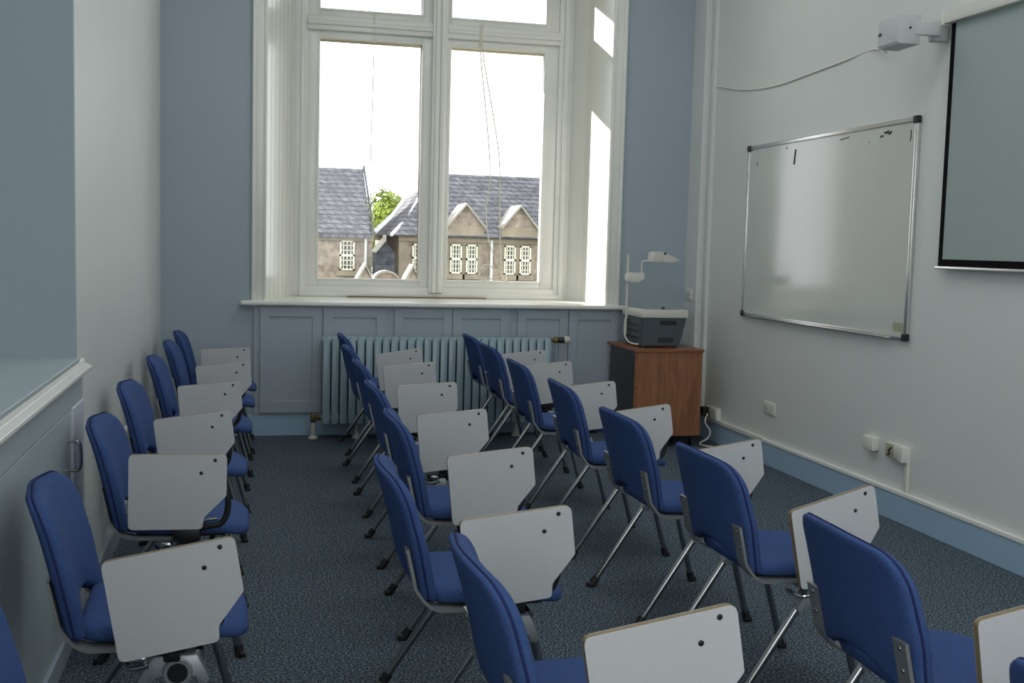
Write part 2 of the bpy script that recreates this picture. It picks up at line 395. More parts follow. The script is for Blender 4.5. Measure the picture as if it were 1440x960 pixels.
# ------------------------------------------------------------------ radiator
rad = thing('radiator', 'long pale blue column radiator standing under the window', 'radiator', (1.393, 8.15, 0))
RX0, RX1, NS = 0.534 - 1.393, 2.252 - 1.393, 28
pitch = (RX1 - RX0) / NS
bm = bmesh.new()
for y in (-0.045, 0.035):                                    # two columns, joined by hubs top and bottom
    prof = [(-0.0245, 0.115), (0.0245, 0.115), (0.0245, 0.754), (-0.0245, 0.754)]
    poly = round_poly(prof, [0.012, 0.012, 0.024, 0.024], 4)
    prism(bm, poly, lambda u, v, t: (u, t, v), y - 0.035, y + 0.035, 0.010, seg=2)
for z in (0.155, 0.725):
    prism(bm, [(0.026 * math.cos(a), 0.026 * math.sin(a)) for a in [2 * PI * k / 12 for k in range(12)]], lambda u, v, t: (t, u - 0.005, z + v), -pitch / 2, pitch / 2)
box(bm, -0.0225, 0.0225, -0.02, 0.01, 0.13, 0.755, 0.006)
sec = obj('section', bm, RADP, rad, 35, (RX0 + pitch / 2, 0, 0))
for k in range(1, NS):
    c = sec.copy(); COL.objects.link(c); c.parent = rad; c.location = (RX0 + pitch * (k + 0.5), 0, 0)
for x in (0.792 - 1.393, 2.006 - 1.393):
    bm = bmesh.new(); lathe(bm, [(0.034, 0), (0.032, 0.012), (0.018, 0.03), (0.014, 0.05), (0.013, 0.12)], 16, Matrix.Translation((x, 0.0, 0)))
    obj('foot', bm, VALVEW, rad, 40)
bm = bmesh.new(); xa = 0.476 - 1.393
lathe(bm, [(0.036, 0), (0.034, 0.012), (0.017, 0.026), (0.014, 0.09), (0.014, 0.125)], 16, Matrix.Translation((xa, 0, 0)))
obj('inlet_pipe', bm, VALVEW, rad, 40)
bm = bmesh.new(); box(bm, xa - 0.018, xa + 0.018, -0.018, 0.018, 0.118, 0.185, 0.006); tube(bm, [(xa, 0, 0.15), (RX0 + 0.005, 0, 0.155)], 0.014, 10); box(bm, xa + 0.02, xa + 0.045, -0.017, 0.017, 0.135, 0.172, 0.004)
obj('lockshield_valve', bm, BRASS, rad, 40)
bm = bmesh.new(); xv = RX1
tube(bm, [(xv - 0.01, -0.005, 0.735), (xv + 0.05, -0.005, 0.735)], 0.014, 12); box(bm, xv + 0.035, xv + 0.07, -0.024, 0.016, 0.712, 0.758, 0.008)
v = obj('valve_body', bm, BRASS, rad, 40)
RY = Matrix.Rotation(PI / 2, 4, 'Y')
bm = bmesh.new(); lathe(bm, [(0.018, 0), (0.024, 0.012), (0.024, 0.04), (0.027, 0.046)], 18, Matrix.Translation((xv + 0.068, -0.005, 0.735)) @ RY); obj('valve_collar', bm, BLACK, v, 40)
bm = bmesh.new(); lathe(bm, [(0.026, 0), (0.030, 0.006), (0.030, 0.034), (0.025, 0.042)], 18, Matrix.Translation((xv + 0.112, -0.005, 0.735)) @ RY); obj('thermostat_head', bm, VALVEW, v, 40)
obj('riser_pipe', T([(xv + 0.053, -0.005, 0.72), (xv + 0.053, -0.005, 0.0)], 0.011, seg=12), RADP, rad, 40)

# ------------------------------------------------------------------ alcove cupboard beside the camera
alc = thing('alcove_cupboard', 'grey-blue built-in cupboard with ledge top and chrome handle in the alcove', 'cupboard', (XL, 2.5, 0))
def ab(x0, x1, y0, y1, z0, z1, bev=0.0, seg=2): return B(x0 - XL, x1 - XL, y0 - 2.5, y1 - 2.5, z0, z1, bev, seg)
obj('ledge', ab(-1.5, XL + 0.012, 0.6, YA + 0.02, 0.985, 1.003, 0.004), ALCOVE, alc)
bm = bmesh.new()
prism(bm, round_poly([(-0.03, 0.985), (0.008, 0.985), (0.012, 0.968), (0.034, 0.958), (0.034, 0.945), (0.012, 0.935), (-0.03, 0.935)], 0.004, 3), lambda u, v, t: (u, t - 2.5, v), 0.6, 4.40)
obj('moulding', bm, GLOSSW, alc, 40)
obj('rail', ab(-0.635, XL + 0.006, 0.6, 4.36, 0.84, 0.936, 0.003), ALCOVE, alc)
obj('stile', ab(-0.635, XL + 0.012, 4.10, 4.345, 0.0, 0.84, 0.003), STILE, alc)
for y0, y1 in ((0.65, 2.36), (2.37, 4.09)):
    d = obj('door', ab(-0.635, XL + 0.002, y0, y1, 0.085, 0.835, 0.003), ALCOVE, alc)
    if y1 > 3:
        obj('handle', T([(0.0, 4.02 - 2.5, 0.735), (0.03, 4.02 - 2.5, 0.737), (0.042, 4.02 - 2.5, 0.728), (0.046, 4.02 - 2.5, 0.70), (0.046, 4.02 - 2.5, 0.665), (0.042, 4.02 - 2.5, 0.642), (0.03, 4.02 - 2.5, 0.634), (0.0, 4.02 - 2.5, 0.636)], 0.005, seg=10, n=4), CHROME, d, 60)
obj('plinth', ab(-0.635, XL + 0.014, 0.6, 4.36, 0.0, 0.085, 0.004), PANEL, alc)

# ------------------------------------------------------------------ chairs
def back_pt(y, z, off):
    """Point of the backrest at width y and height z, off = distance forward of its middle layer."""
    x = -0.173 - 0.083 * ((z - 0.432) / 0.368) - 0.012 * max(0.0, (z - 0.62) / 0.18) ** 2
    x -= 0.034 * (1 - min(1.0, abs(y) / 0.243) ** 2)
    return Vector((x + off, y, z - 0.2 * off))

def build_chair():
    root = empty('tablet_chair')
    # backrest -----------------------------------------------------------
    top, hw = 0.802, 0.243
    base = round_poly([(-0.228, 0.456), (-0.198, 0.460), (-0.06, 0.510), (0.06, 0.510), (0.198, 0.460), (0.228, 0.456), (0.243, 0.60), (0.232, top - 0.006), (0.0, top + 0.008), (-0.232, top - 0.006), (-0.243, 0.60)],
                      [0.025, 0.04, 0.15, 0.15, 0.04, 0.025, 0.3, 0.095, 0.6, 0.095, 0.3], 8)
    cx, cz = 0.0, 0.64
    bm = bmesh.new(); rings = []; n = len(base)
    for f, ins, off in ((0.25, 0, -0.029), (0.5, 0, -0.029), (0.72, 0, -0.0288), (0.88, 0, -0.0282), (1, 0.013, -0.0275), (1, 0.005, -0.0235), (1, 0.001, -0.0175), (1, 0.0, -0.013), (1, 0.0015, -0.0095), (1, 0.0, -0.005), (1, 0.0, 0.002),
                        (1, 0.0025, 0.009), (1, 0.008, 0.0155), (1, 0.017, 0.0205), (0.88, 0, 0.0245), (0.72, 0, 0.0275), (0.5, 0, 0.031), (0.25, 0, 0.033)):
        ring = []
        for u, v in base:
            du, dv = u - cx, v - cz; d = math.hypot(du, dv); k = f * (d - ins) / d
            ring.append(bm.verts.new(back_pt(cx + du * k, cz + dv * k, off)))
        rings.append(ring)
    for A, C in zip(rings, rings[1:]):
        for i in range(n): bm.faces.new((A[i], A[(i + 1) % n], C[(i + 1) % n], C[i]))
    for ring, off in ((rings[0], -0.029), (rings[-1], 0.0335)):
        c = bm.verts.new(back_pt(cx, cz, off))
        for i in range(n): bm.faces.new((ring[i], ring[(i + 1) % n], c))
    b = obj('backrest', bm, FABRIC, root, 60)
    bm = bmesh.new(); tube(bm, [back_pt(u, v, -0.0095) for u, v in base], 0.0034, 6, closed=True)
    obj('piping', bm, PIPING, b, 60)
    # seat ---------------------------------------------------------------
    so = round_poly([(-0.195, -0.195), (0.02, -0.226), (0.2245, -0.175), (0.2245, 0.175), (0.02, 0.226), (-0.195, 0.195)], [0.06, 0.25, 0.125, 0.125, 0.25, 0.06], 8)
    bm = bmesh.new(); rings = []
    def seat_z(x, h): 
        f = min(1, max(0, (x - 0.06) / 0.165)); g = min(1, max(0, (-0.05 - x) / 0.14))
        return 0.452 + h - 0.032 * f * f + (0.008 * g * g)
    for sc, h in ((0.14, -0.016), (0.03, -0.016), (0.006, -0.012), (0.0, -0.003), (0.0, 0.008), (0.005, 0.019), (0.018, 0.026), (0.045, 0.029), (0.09, 0.029), (0.15, 0.028)):
        ring = []
        for u, v in so:
            d = math.hypot(u, v); k = max(0.0, d - sc) / d
            ring.append(bm.verts.new((u * k, v * k, seat_z(u * k, h))))
        rings.append(ring)
    n = len(so)
    for A, C in zip(rings, rings[1:]):
        for i in range(n): bm.faces.new((A[i], A[(i + 1) % n], C[(i + 1) % n], C[i]))
    for ring, h in ((rings[0], -0.016), (rings[-1], 0.027)):
        c = bm.verts.new((0, 0, seat_z(0, h)))
        for i in range(n): bm.faces.new((ring[i], ring[(i + 1) % n], c))
    obj('seat', bm, FABRIC, root, 60)
    obj('seat_pan', B(-0.15, 0.15, -0.17, 0.17, 0.418, 0.437, 0.008), BLACK, root, 40)
    # L-shaped flat bars that carry the back ------------------------------
    for s in (-1, 1):
        y = s * 0.205; path = []
        for z in (0.600, 0.57, 0.54, 0.51, 0.485): path.append(back_pt(y, z, -0.034))
        path = [Vector((p.x, y, p.z)) for p in path]
        path += [Vector((-0.208, y, 0.462)), Vector((-0.193, y, 0.446)), Vector((-0.170, y, 0.434)), Vector((-0.145, y, 0.4305)), Vector((-0.06, y, 0.4295)), Vector((0.06, y, 0.4295))]
        path = smooth_path(path, 3); bm = bmesh.new(); rr = []
        for i, p in enumerate(path):
            d = (path[min(i + 1, len(path) - 1)] - path[max(i - 1, 0)]).normalized(); nrm = Vector((-d.z, 0, d.x))
            w, t = 0.027, 0.0045
            rr.append([bm.verts.new(p + Vector((0, a * w, 0)) + nrm * (c * t)) for a, c in ((-1, -1), (1, -1), (1, 1), (-1, 1))])
        for A, C in zip(rr, rr[1:]):
            for i in range(4): bm.faces.new((A[i], A[(i + 1) % 4], C[(i + 1) % 4], C[i]))
        bm.faces.new(rr[0][::-1]); bm.faces.new(rr[-1])
        br = obj('back_bracket', bm, STEEL, root, 35)
        for z in (0.582, 0.53):
            p = back_pt(y, z, -0.038); p.y = y
            bm = bmesh.new(); lathe(bm, [(0.0075, 0), (0.0075, 0.0015), (0.005, 0.005)], 12, Matrix.Translation(p + Vector((0.002, 0, 0))) @ Matrix.Rotation(-PI / 2 - 0.2, 4, 'Y'))
            obj('bolt', bm, CHROME, br, 40)
    # leg frames ----------------------------------------------------------
    for y in (-0.213, 0.317):
        for top_p, bot in (((-0.028, y, 0.352), (-0.267, y, 0.0)), ((0.108, y, 0.352), (0.203, y, 0.0))):
            a, c = Vector(top_p), Vector(bot); d = (c - a).normalized()
            e = a + (c - a) * 0.955
            lg = obj('leg', T([a, e], 0.0125, seg=14), CHROME, root, 60)
            g0 = a + (c - a) * 0.88
            bm = bmesh.new(); tube(bm, [g0, a + (c - a) * 0.965], 0.0165, 12)
            sgn = 1 if bot[0] > 0 else -1
            box(bm, bot[0] - 0.016, bot[0] + 0.016, y - 0.016, y + 0.016, 0.0, 0.022, 0.005)
            obj('glide', bm, BLACK, lg, 40)
        # cast joint with a linking ring
        bm = bmesh.new()
        poly = round_poly([(-0.052, 0.335), (-0.028, 0.322), (0.006, 0.368), (0.030, 0.335), (0.066, 0.335), (0.086, 0.368), (0.104, 0.322), (0.128, 0.335), (0.096, 0.408), (-0.012, 0.408)], 0.012, 4)
        prism(bm, poly, lambda u, v, t: (u, y + t, v), -0.022, 0.022, 0.004)
        lathe(bm, [(0.034, -0.030), (0.037, -0.026), (0.037, 0.026), (0.034, 0.030)], 22, Matrix.Translation((0.048, y, 0.366)) @ Matrix.Rotation(PI / 2, 4, 'X'))
        cj = obj('cast_joint', bm, CAST, root, 35)
        bm = bmesh.new(); lathe(bm, [(0.025, -0.0325), (0.025, 0.0325)], 20, Matrix.Translation((0.048, y, 0.366)) @ Matrix.Rotation(PI / 2, 4, 'X'))
        obj('socket', bm, BLACK, cj, 40)
    for x in (-0.005, 0.10):
        obj('cross_beam', T([(x, -0.205, 0.398), (x, 0.31, 0.398)], 0.0125, seg=12), CHROME, root, 60)
    # writing tablet ------------------------------------------------------
    tb = round_poly([(-0.156, 0.125), (-0.156, -0.125), (0.080, -0.125), (0.084, -0.086), (0.156, -0.013), (0.156, 0.125)], [0.016, 0.016, 0.014, 0.03, 0.012, 0.02], 5)
    bm = bmesh.new(); prism(bm, tb, lambda u, v, t: (u, t, v), -0.009, 0.009, 0.0012, side_mi=1, seg=1)
    t = obj('writing_tablet', bm, [LAMIN, PLY], root, 40)
    for u, v in ((0.118, 0.107), (0.074, 0.064)):
        bm = bmesh.new(); lathe(bm, [(0.0062, -0.002), (0.0062, 0.0008), (0.004, 0.0016)], 14, Matrix.Translation((u, -0.009, v)) @ Matrix.Rotation(PI / 2, 4, 'X'))
        obj('bolt', bm, BLACK, t, 40)
    obj('tablet_arm', T([(0.03, -0.262, 0.43), (0.05, -0.272, 0.468), (0.10, -0.278, 0.482), (0.138, -0.278, 0.492), (0.157, -0.278, 0.53), (0.156, -0.278, 0.585), (0.12, -0.281, 0.63), (0.06, -0.284, 0.64)], 0.0105, seg=10, n=5), BLACK, root, 60)
    obj('arm_rod', T([(0.03, -0.262, 0.455), (0.085, -0.268, 0.497), (0.125, -0.268, 0.505)], 0.006, seg=8, n=4), CHROME, root, 60)
    bm = bmesh.new(); box(bm, -0.02, 0.07, -0.290, -0.245, 0.432, 0.475, 0.008); box(bm, 0.015, 0.055, -0.262, -0.205, 0.400, 0.440, 0.006)
    obj('hinge_block', bm, BLACK, root, 40)
    bm = bmesh.new(); box(bm, -0.06, -0.022, -0.285, -0.25, 0.408, 0.430, 0.008); tube(bm, [(-0.08, -0.22, 0.40), (-0.06, -0.27, 0.395), (-0.02, -0.285, 0.405)], 0.007, 8, n=4)
    obj('tablet_link', bm, CHROME, root, 40)
    return root

def ordw(k): return ['first', 'second', 'third', 'fourth', 'fifth', 'sixth', 'seventh', 'eighth'][k - 1]
ROWS = {'L': ('in the row along the cupboard wall', 'chairs along the cupboard wall'),
        'M': ('in the middle row', 'chairs in the middle row'),
        'R': ('in the row next to the whiteboard wall', 'chairs next to the whiteboard wall')}
# row, number from the window, x, y, yaw, tablet corners relative to the chair (left x, z, right x, z), tablet yaw
CH = [
 ('L', 1, -0.157, 7.80, 0, (-0.128, .719, .172, .734), 0), ('L', 2, -0.171, 7.06, 0, (-.119, .690, .185, .722), 0),
 ('L', 3, -0.191, 6.15, 0, (-.150, .690, .160, .717), 0), ('L', 4, -0.216, 5.043, -2.1, (-.141, .695, .160, .735), 0),
 ('L', 5, -0.211, 4.076, -1.3, (-.153, .735, .156, .731), 0), ('L', 6, -0.217, 3.038, 1.4, (-.124, .676, .183, .727), 0),
 ('L', 7, -0.22, 2.02, 0, (-.13, .70, .17, .735), 0),
 ('M', 1, .935, 7.694, 0, (-.095, .699, .205, .743), 0), ('M', 2, .895, 6.82, 1.0, (-.118, .712, .19, .745), 0),
 ('M', 3, .88, 5.966, 0, (-.125, .713, .187, .731), 0), ('M', 4, .851, 5.041, 0, (-.134, .700, .178, .731), 0),
 ('M', 5, .832, 4.138, -1.5, (-.132, .696, .180, .729), 0), ('M', 6, .692, 3.196, -.8, (-.127, .706, .182, .742), 0),
 ('M', 7, .755, 2.25, 0, (-.134, .720, .165, .770), 0),
 ('R', 1, 1.83, 7.71, 0, (-.125, .700, .184, .734), 0), ('R', 2, 1.804, 6.967, 0, (-.13, .700, .179, .736), 0),
 ('R', 3, 1.757, 6.001, -1.1, (-.115, .695, .194, .731), 0), ('R', 4, 1.745, 5.064, -2.0, (-.149, .700, .159, .743), 0),
 ('R', 5, 1.715, 4.128, 1.5, (-.133, .700, .175, .744), 3), ('R', 6, 1.723, 3.309, .9, (-.149, .680, .152, .745), 8),
 ('R', 7, 1.662, 2.303, -1.8, (-.155, .690, .145, .740), 5), ('R', 8, 1.53, 1.34, 0, (-.14, .70, .16, .74), 3)]
proto = build_chair()
for k, (row, num, x, y, a, tbl, ty) in enumerate(CH):
    c = proto if k == 0 else copy_tree(proto)
    c.location = (x, y, 0); c.rotation_euler = (0, 0, math.radians(a))
    last = {'L': 7, 'M': 7, 'R': 8}[row]
    lab = 'blue tablet-arm chair, %s from the radiator %s' % (ordw(num), ROWS[row][0])
    if num == last: lab = 'blue tablet-arm chair, last from the radiator %s' % ROWS[row][0]
    tag(c, lab, 'chair', ROWS[row][1])
    for ch in c.children:
        if ch.name.split('.')[0] == 'writing_tablet':
            x0, z0, x1, z1 = tbl; ang = math.atan2(z1 - z0, x1 - x0)
            mx, mz = (x0 + x1) / 2, (z0 + z1) / 2
            ch.location = (mx + 0.125 * math.sin(ang), -0.31, mz - 0.125 * math.cos(ang))
            ch.rotation_euler = (0, -ang, math.radians(ty))

# ------------------------------------------------------------------ cabinet with the overhead projector
CX, CY = 3.0, 7.875
cab = thing('media_cabinet', 'oak-veneered cabinet on castors with smoked glass door in the corner', 'cabinet', (CX, CY, 0))
def cb(x0, x1, y0, y1, z0, z1, bev=0.0, seg=2): return B(x0 - CX, x1 - CX, y0 - CY, y1 - CY, z0, z1, bev, seg)
obj('side_panel', cb(2.755, 3.255, 7.555, 7.573, 0.085, 0.702, 0.002), WOOD, cab)
obj('side_panel', cb(2.755, 3.255, 8.182, 8.20, 0.085, 0.702, 0.002), WOOD, cab)
obj('back_panel', cb(3.238, 3.255, 7.573, 8.182, 0.085, 0.702, 0.002), WOOD, cab)
obj('bottom_panel', cb(2.775, 3.238, 7.573, 8.182, 0.085, 0.105, 0.002), WOOD, cab)
obj('shelf', cb(2.785, 3.238, 7.573, 8.182, 0.39, 0.406, 0.002), WOODTOP, cab)
obj('top', cb(2.738, 3.265, 7.545, 8.21, 0.702, 0.724, 0.003), WOODTOP, cab)
d = obj('glass_door', cb(2.752, 2.757, 7.585, 8.17, 0.095, 0.698), SMOKE, cab)
obj('hinge', cb(2.747, 2.753, 8.13, 8.165, 0.655, 0.69, 0.002), CHROME, d)
obj('edge_strip', cb(2.738, 2.757, 7.555, 7.58, 0.085, 0.702, 0.002), WOODTOP, cab)
for x in (2.80, 3.21):
    for y in (7.61, 8.14):
        bm = bmesh.new()
        lathe(bm, [(0.022, -0.01), (0.027, -0.007), (0.027, 0.007), (0.022, 0.01)], 16, Matrix.Translation((x - CX, y - CY, 0.027)) @ RY)
        box(bm, x - CX - 0.013, x - CX + 0.013, y - CY - 0.02, y - CY + 0.02, 0.05, 0.086, 0.004)
        obj('castor', bm, BLACK, cab, 40)
PX, PY, PZ = 2.98, 7.86, 0.724
ohp = thing('overhead_projector', 'dark grey and cream overhead projector on top of the oak cabinet', 'projector', (PX, PY, PZ))
def ptr(x, y, z): return (x - PX, y - PY, z - PZ)
bm = bmesh.new()                                             # tapering case
lo = [(2.815, 7.665), (3.115, 7.665), (3.115, 8.05), (2.815, 8.05)]; hi = [(2.81, 7.66), (3.165, 7.66), (3.165, 8.06), (2.81, 8.06)]
a = [bm.verts.new(ptr(x, y, 0.736)) for x, y in lo]; b_ = [bm.verts.new(ptr(x, y, 0.945)) for x, y in hi]
bm.faces.new(a[::-1]); bm.faces.new(b_)
for i in range(4): bm.faces.new((a[i], a[(i + 1) % 4], b_[(i + 1) % 4], b_[i]))
bmesh.ops.bevel(bm, geom=bm.edges[:], offset=0.006, segments=2, affect='EDGES')
case = obj('case', bm, PGREY, ohp, 40)
def pbox(x0, x1, y0, y1, z0, z1, bev=0.0, seg=2): return B(x0 - PX, x1 - PX, y0 - PY, y1 - PY, z0 - PZ, z1 - PZ, bev, seg)
bm = bmesh.new()
prism(bm, round_poly([(2.955 - PX, 0.892 - PZ), (3.085 - PX, 0.892 - PZ), (3.085 - PX, 0.925 - PZ), (2.955 - PX, 0.925 - PZ)], 0.016, 5), lambda u, v, t: (u, t, v), 7.6585 - PY, 7.67 - PY)
obj('grip_recess', bm, DARKSLOT, case)
bm = bmesh.new()
for i in range(10): box(bm, 2.945 - PX + 0.012 * i, 2.953 - PX + 0.012 * i, 7.661 - PY, 7.672 - PY, 0.765 - PZ, 0.80 - PZ)
obj('vent_grille', bm, DARKSLOT, case)
bm = bmesh.new()
for i in range(3): box(bm, 2.8095 - PX, 2.82 - PX, 7.71 - PY, 8.0 - PY, 0.79 - PZ + 0.045 * i, 0.80 - PZ + 0.045 * i)
obj('side_vent', bm, DARKSLOT, case)
top = obj('stage_rim', pbox(2.803, 3.172, 7.652, 8.068, 0.945, 1.003, 0.006), PWHITE, ohp, 40)
obj('stage_glass', pbox(2.845, 3.13, 7.70, 8.02, 1.0025, 1.006, 0.0), LENS, top)
bm = bmesh.new(); lathe(bm, [(0.012, 0), (0.012, 0.012), (0.008, 0.018)], 14, Matrix.Translation(ptr(3.01, 7.75, 1.003))); obj('focus_knob', bm, BLACK, top, 40)
for x in (2.84, 3.09):
    for y in (7.69, 8.02):
        bm = bmesh.new(); lathe(bm, [(0.014, 0), (0.012, 0.014)], 12, Matrix.Translation(ptr(x, y, 0.724))); obj('rubber_foot', bm, BLACK, case, 40)
obj('post', T([ptr(2.80, 7.97, 0.80), ptr(2.80, 7.97, 1.405)], 0.0085, seg=12), PWHITE, ohp, 60)
bm = bmesh.new()
prism(bm, round_poly([(2.785 - PX, 1.195 - PZ), (2.875 - PX, 1.195 - PZ), (2.918 - PX, 1.225 - PZ), (2.918 - PX, 1.268 - PZ), (2.785 - PX, 1.268 - PZ)], [0.025, 0.03, 0.02, 0.008, 0.025], 6), lambda u, v, t: (u, t, v), 7.925 - PY, 7.99 - PY, 0.008)
obj('height_carriage', bm, PWHITE, ohp, 40)
obj('head_arm', T([ptr(2.905, 7.955, 1.26), ptr(2.905, 7.955, 1.335), ptr(2.91, 7.95, 1.352), ptr(2.93, 7.945, 1.357), ptr(2.99, 7.93, 1.357)], 0.007, seg=10, n=4), PWHITE, ohp, 60)
bm = bmesh.new()
prism(bm, round_poly([(2.955 - PX, 1.350 - PZ), (3.035 - PX, 1.350 - PZ), (3.035 - PX, 1.43 - PZ), (2.975 - PX, 1.43 - PZ), (2.958 - PX, 1.415 - PZ)], 0.010, 4), lambda u, v, t: (u, t, v), 7.86 - PY, 7.97 - PY, 0.006)
hd = obj('lens_head', bm, PWHITE, ohp, 40)
bm = bmesh.new()
prism(bm, round_poly([(3.03 - PX, 1.428 - PZ), (3.03 - PX, 1.352 - PZ), (3.10 - PX, 1.352 - PZ), (3.175 - PX, 1.362 - PZ), (3.175 - PX, 1.368 - PZ)], 0.005, 3), lambda u, v, t: (u, t, v), 7.845 - PY, 7.985 - PY, 0.003)
obj('mirror_hood', bm, PWHITE, hd, 40)
bm = bmesh.new(); lathe(bm, [(0.009, -0.006), (0.009, 0.006)], 14, Matrix.Translation(ptr(3.045, 7.845, 1.415)) @ Matrix.Rotation(PI / 2, 4, 'X')); obj('tilt_knob', bm, BLACK, hd, 40)
obj('power_cable', T([ptr(2.806, 7.95, 0.93), ptr(2.785, 7.94, 0.92), ptr(2.775, 7.93, 0.86), ptr(2.772, 7.90, 0.79), ptr(2.776, 7.82, 0.752), ptr(2.80, 7.74, 0.744), ptr(2.818, 7.72, 0.748)], 0.006, seg=8, n=5), PLASTW, ohp, 60)

# ------------------------------------------------------------------ right wall: whiteboard, screen, speaker, sockets
WX = XR
wb = thing('whiteboard', 'large whiteboard with aluminium frame and black corners on the white wall', 'whiteboard', (WX, 6.33, 1.59))
def wbx(x0, x1, y0, y1, z0, z1, bev=0.0, seg=2): return B(x0, x1, y0 - 6.33, y1 - 6.33, z0 - 1.59, z1 - 1.59, bev, seg)
Y0, Y1, Z0, Z1 = 5.298, 7.355, 0.992, 2.188
obj('board', wbx(-0.016, -0.002, Y0 + 0.01, Y1 - 0.01, Z0 + 0.01, Z1 - 0.01), BOARD, wb)
bm = bmesh.new()
for q in ((Y0, Y1, Z0, Z0 + 0.026), (Y0, Y1, Z1 - 0.026, Z1), (Y0, Y0 + 0.026, Z0, Z1), (Y1 - 0.026, Y1, Z0, Z1)):
    box(bm, -0.024, -0.001, q[0] - 6.33, q[1] - 6.33, q[2] - 1.59, q[3] - 1.59, 0.005, 3)
obj('frame', bm, ALU, wb, 40)
for yy in (Y0, Y1 - 0.034):
    for zz in (Z0, Z1 - 0.034):
        obj('corner_cap', wbx(-0.030, -0.001, yy - 0.004, yy + 0.038, zz - 0.004, zz + 0.038, 0.006), BLACK, wb, 40)
obj('pen_tray', wbx(-0.045, -0.022, 5.45, 7.20, 0.994, 1.002, 0.003), ALU, wb, 40)
def mark(pts, r=0.004): obj('ink_mark', T([(-0.0165, y - 6.33, z - 1.59) for y, z in pts], r, seg=6), INK, wb)
mark([(6.655, 2.115), (6.668, 2.02)], 0.006)
mark([(5.62, 2.13), (5.60, 2.125), (5.585, 2.135), (5.57, 2.118), (5.55, 2.13)], 0.006); mark([(5.66, 2.105), (5.645, 2.115), (5.63, 2.108)], 0.004)
mark([(5.365, 2.12), (5.36, 2.09), (5.368, 2.06)], 0.003); mark([(7.20, 2.07), (7.215, 2.055), (7.20, 2.045)], 0.003)
mark([(6.10, 2.13), (6.05, 2.133), (6.0, 2.138)], 0.003); mark([(5.78, 2.09), (5.775, 2.087)], 0.003); mark([(6.78, 2.14), (6.775, 2.13)], 0.004)
obj('maker_sticker', wbx(-0.0175, -0.0155, 5.335, 5.435, 1.035, 1.085), BEIGE, wb)
scr = thing('projection_screen', 'pull-down projection screen with black border hanging from a white case', 'screen', (WX, 4.0, 2.64))
def sb(x0, x1, y0, y1, z0, z1, bev=0.0, seg=2): return B(x0 - WX, x1 - WX, y0 - 4.0, y1 - 4.0, z0 - 2.64, z1 - 2.64, bev, seg)
obj('case', sb(3.395, WX - 0.001, 2.75, 5.045, 2.612, 2.675, 0.006), PLASTW, scr, 40)
obj('end_cap', sb(3.390, WX - 0.001, 5.04, 5.062, 2.605, 2.682, 0.006), PLASTW, scr, 40)
obj('fabric', sb(3.430, 3.4315, 2.85, 4.985, 1.435, 2.62), SCREEN, scr)
bm = bmesh.new(); 
for q in ((2.81, 2.851, 1.40, 2.62), (4.984, 5.02, 1.40, 2.62), (2.85, 4.985, 1.40, 1.436)):
    box(bm, 3.430 - WX, 3.4315 - WX, q[0] - 4, q[1] - 4, q[2] - 2.64, q[3] - 2.64)
obj('border', bm, SCRBLACK, scr)
obj('batten', sb(3.422, 3.440, 2.79, 5.04, 1.384, 1.402, 0.005, 3), ALU, scr, 40)
spk = thing('loudspeaker', 'small light grey loudspeaker on a bracket above the whiteboard corner', 'speaker', (3.24, 5.185, 2.585), math.radians(-3))
obj('cabinet', B(-0.058, 0.06, -0.105, 0.105, -0.075, 0.075, 0.008), PLASTG, spk, 40)
obj('grille', B(-0.064, -0.055, -0.095, 0.097, -0.066, 0.068, 0.004), PLASTG, spk, 40)
obj('badge', B(-0.067, -0.063, 0.062, 0.09, -0.012, 0.004, 0.001), BLACK, spk)
bm = bmesh.new(); lathe(bm, [(0.006, 0), (0.006, 0.004)], 12, Matrix.Translation((0.0, -0.105, 0.005)) @ Matrix.Rotation(PI / 2, 4, 'X')); obj('screw', bm, BLACK, spk, 40)
bm = bmesh.new(); box(bm, 0.03, 0.17, -0.112, -0.085, -0.028, 0.038, 0.006); box(bm, 0.15, 0.231, -0.08, -0.02, -0.045, 0.055, 0.006)
obj('bracket', bm, PLASTG, spk, 40)
XW = WX - 0.006
tag(obj('speaker_cable', T([(3.20, 5.305, 2.535), (3.34, 5.46, 2.535), (XW, 5.80, 2.615), (XW, 6.10, 2.60), (XW, 6.45, 2.585), (XW, 6.85, 2.57), (XW, 7.15, 2.573), (XW, 7.55, 2.61), (XW, 7.90, 2.675), (XW, 8.0, 2.69)], 0.0055, seg=8, n=6), PLASTW), 'grey cable drooping along the wall from the loudspeaker to the corner trunking', 'cable')
def socket(name, label, y, z, w, h, d, m=PLASTW, modules=2, x=WX, xdir=-1, slots=True):
    t = thing(name, label, 'socket', (x, y, z))
    a, b2 = sorted((0, xdir * d))
    obj('plate', B(a, b2, -w / 2, w / 2, -h / 2, h / 2, min(0.004, d / 3)), m, t, 40)
    if slots:
        for i in range(modules):
            yc = (i - (modules - 1) / 2) * w / modules
            bm = bmesh.new(); f = xdir * d
            for dy, dz in ((-0.011, -0.004), (0.011, -0.004), (0, 0.012)):
                box(bm, min(f - 0.001, f + 0.001), max(f - 0.001, f + 0.001), yc + dy - 0.003, yc + dy + 0.003, dz - 0.004, dz + 0.004)
            obj('pin_slot', bm, DARKSLOT, t)
            obj('switch', B(min(f, f + xdir * 0.004), max(f, f + xdir * 0.004), yc - 0.006, yc + 0.006, h * 0.28, h * 0.40, 0.001), m, t)
    return t
socket('wall_socket', 'white double wall socket below the far edge of the whiteboard', 6.875, 0.39, 0.17, 0.085, 0.012)
t = socket('wall_socket', 'white double socket at the skirting beside the cabinet, plugs in it', 7.77, 0.222, 0.20, 0.085, 0.04)
tag(obj('power_plug', B(XR - 0.09, XR - 0.036, 7.80, 7.87, 0.19, 0.26, 0.01), BLACK), 'black mains plug pushed into the corner skirting socket', 'plug')
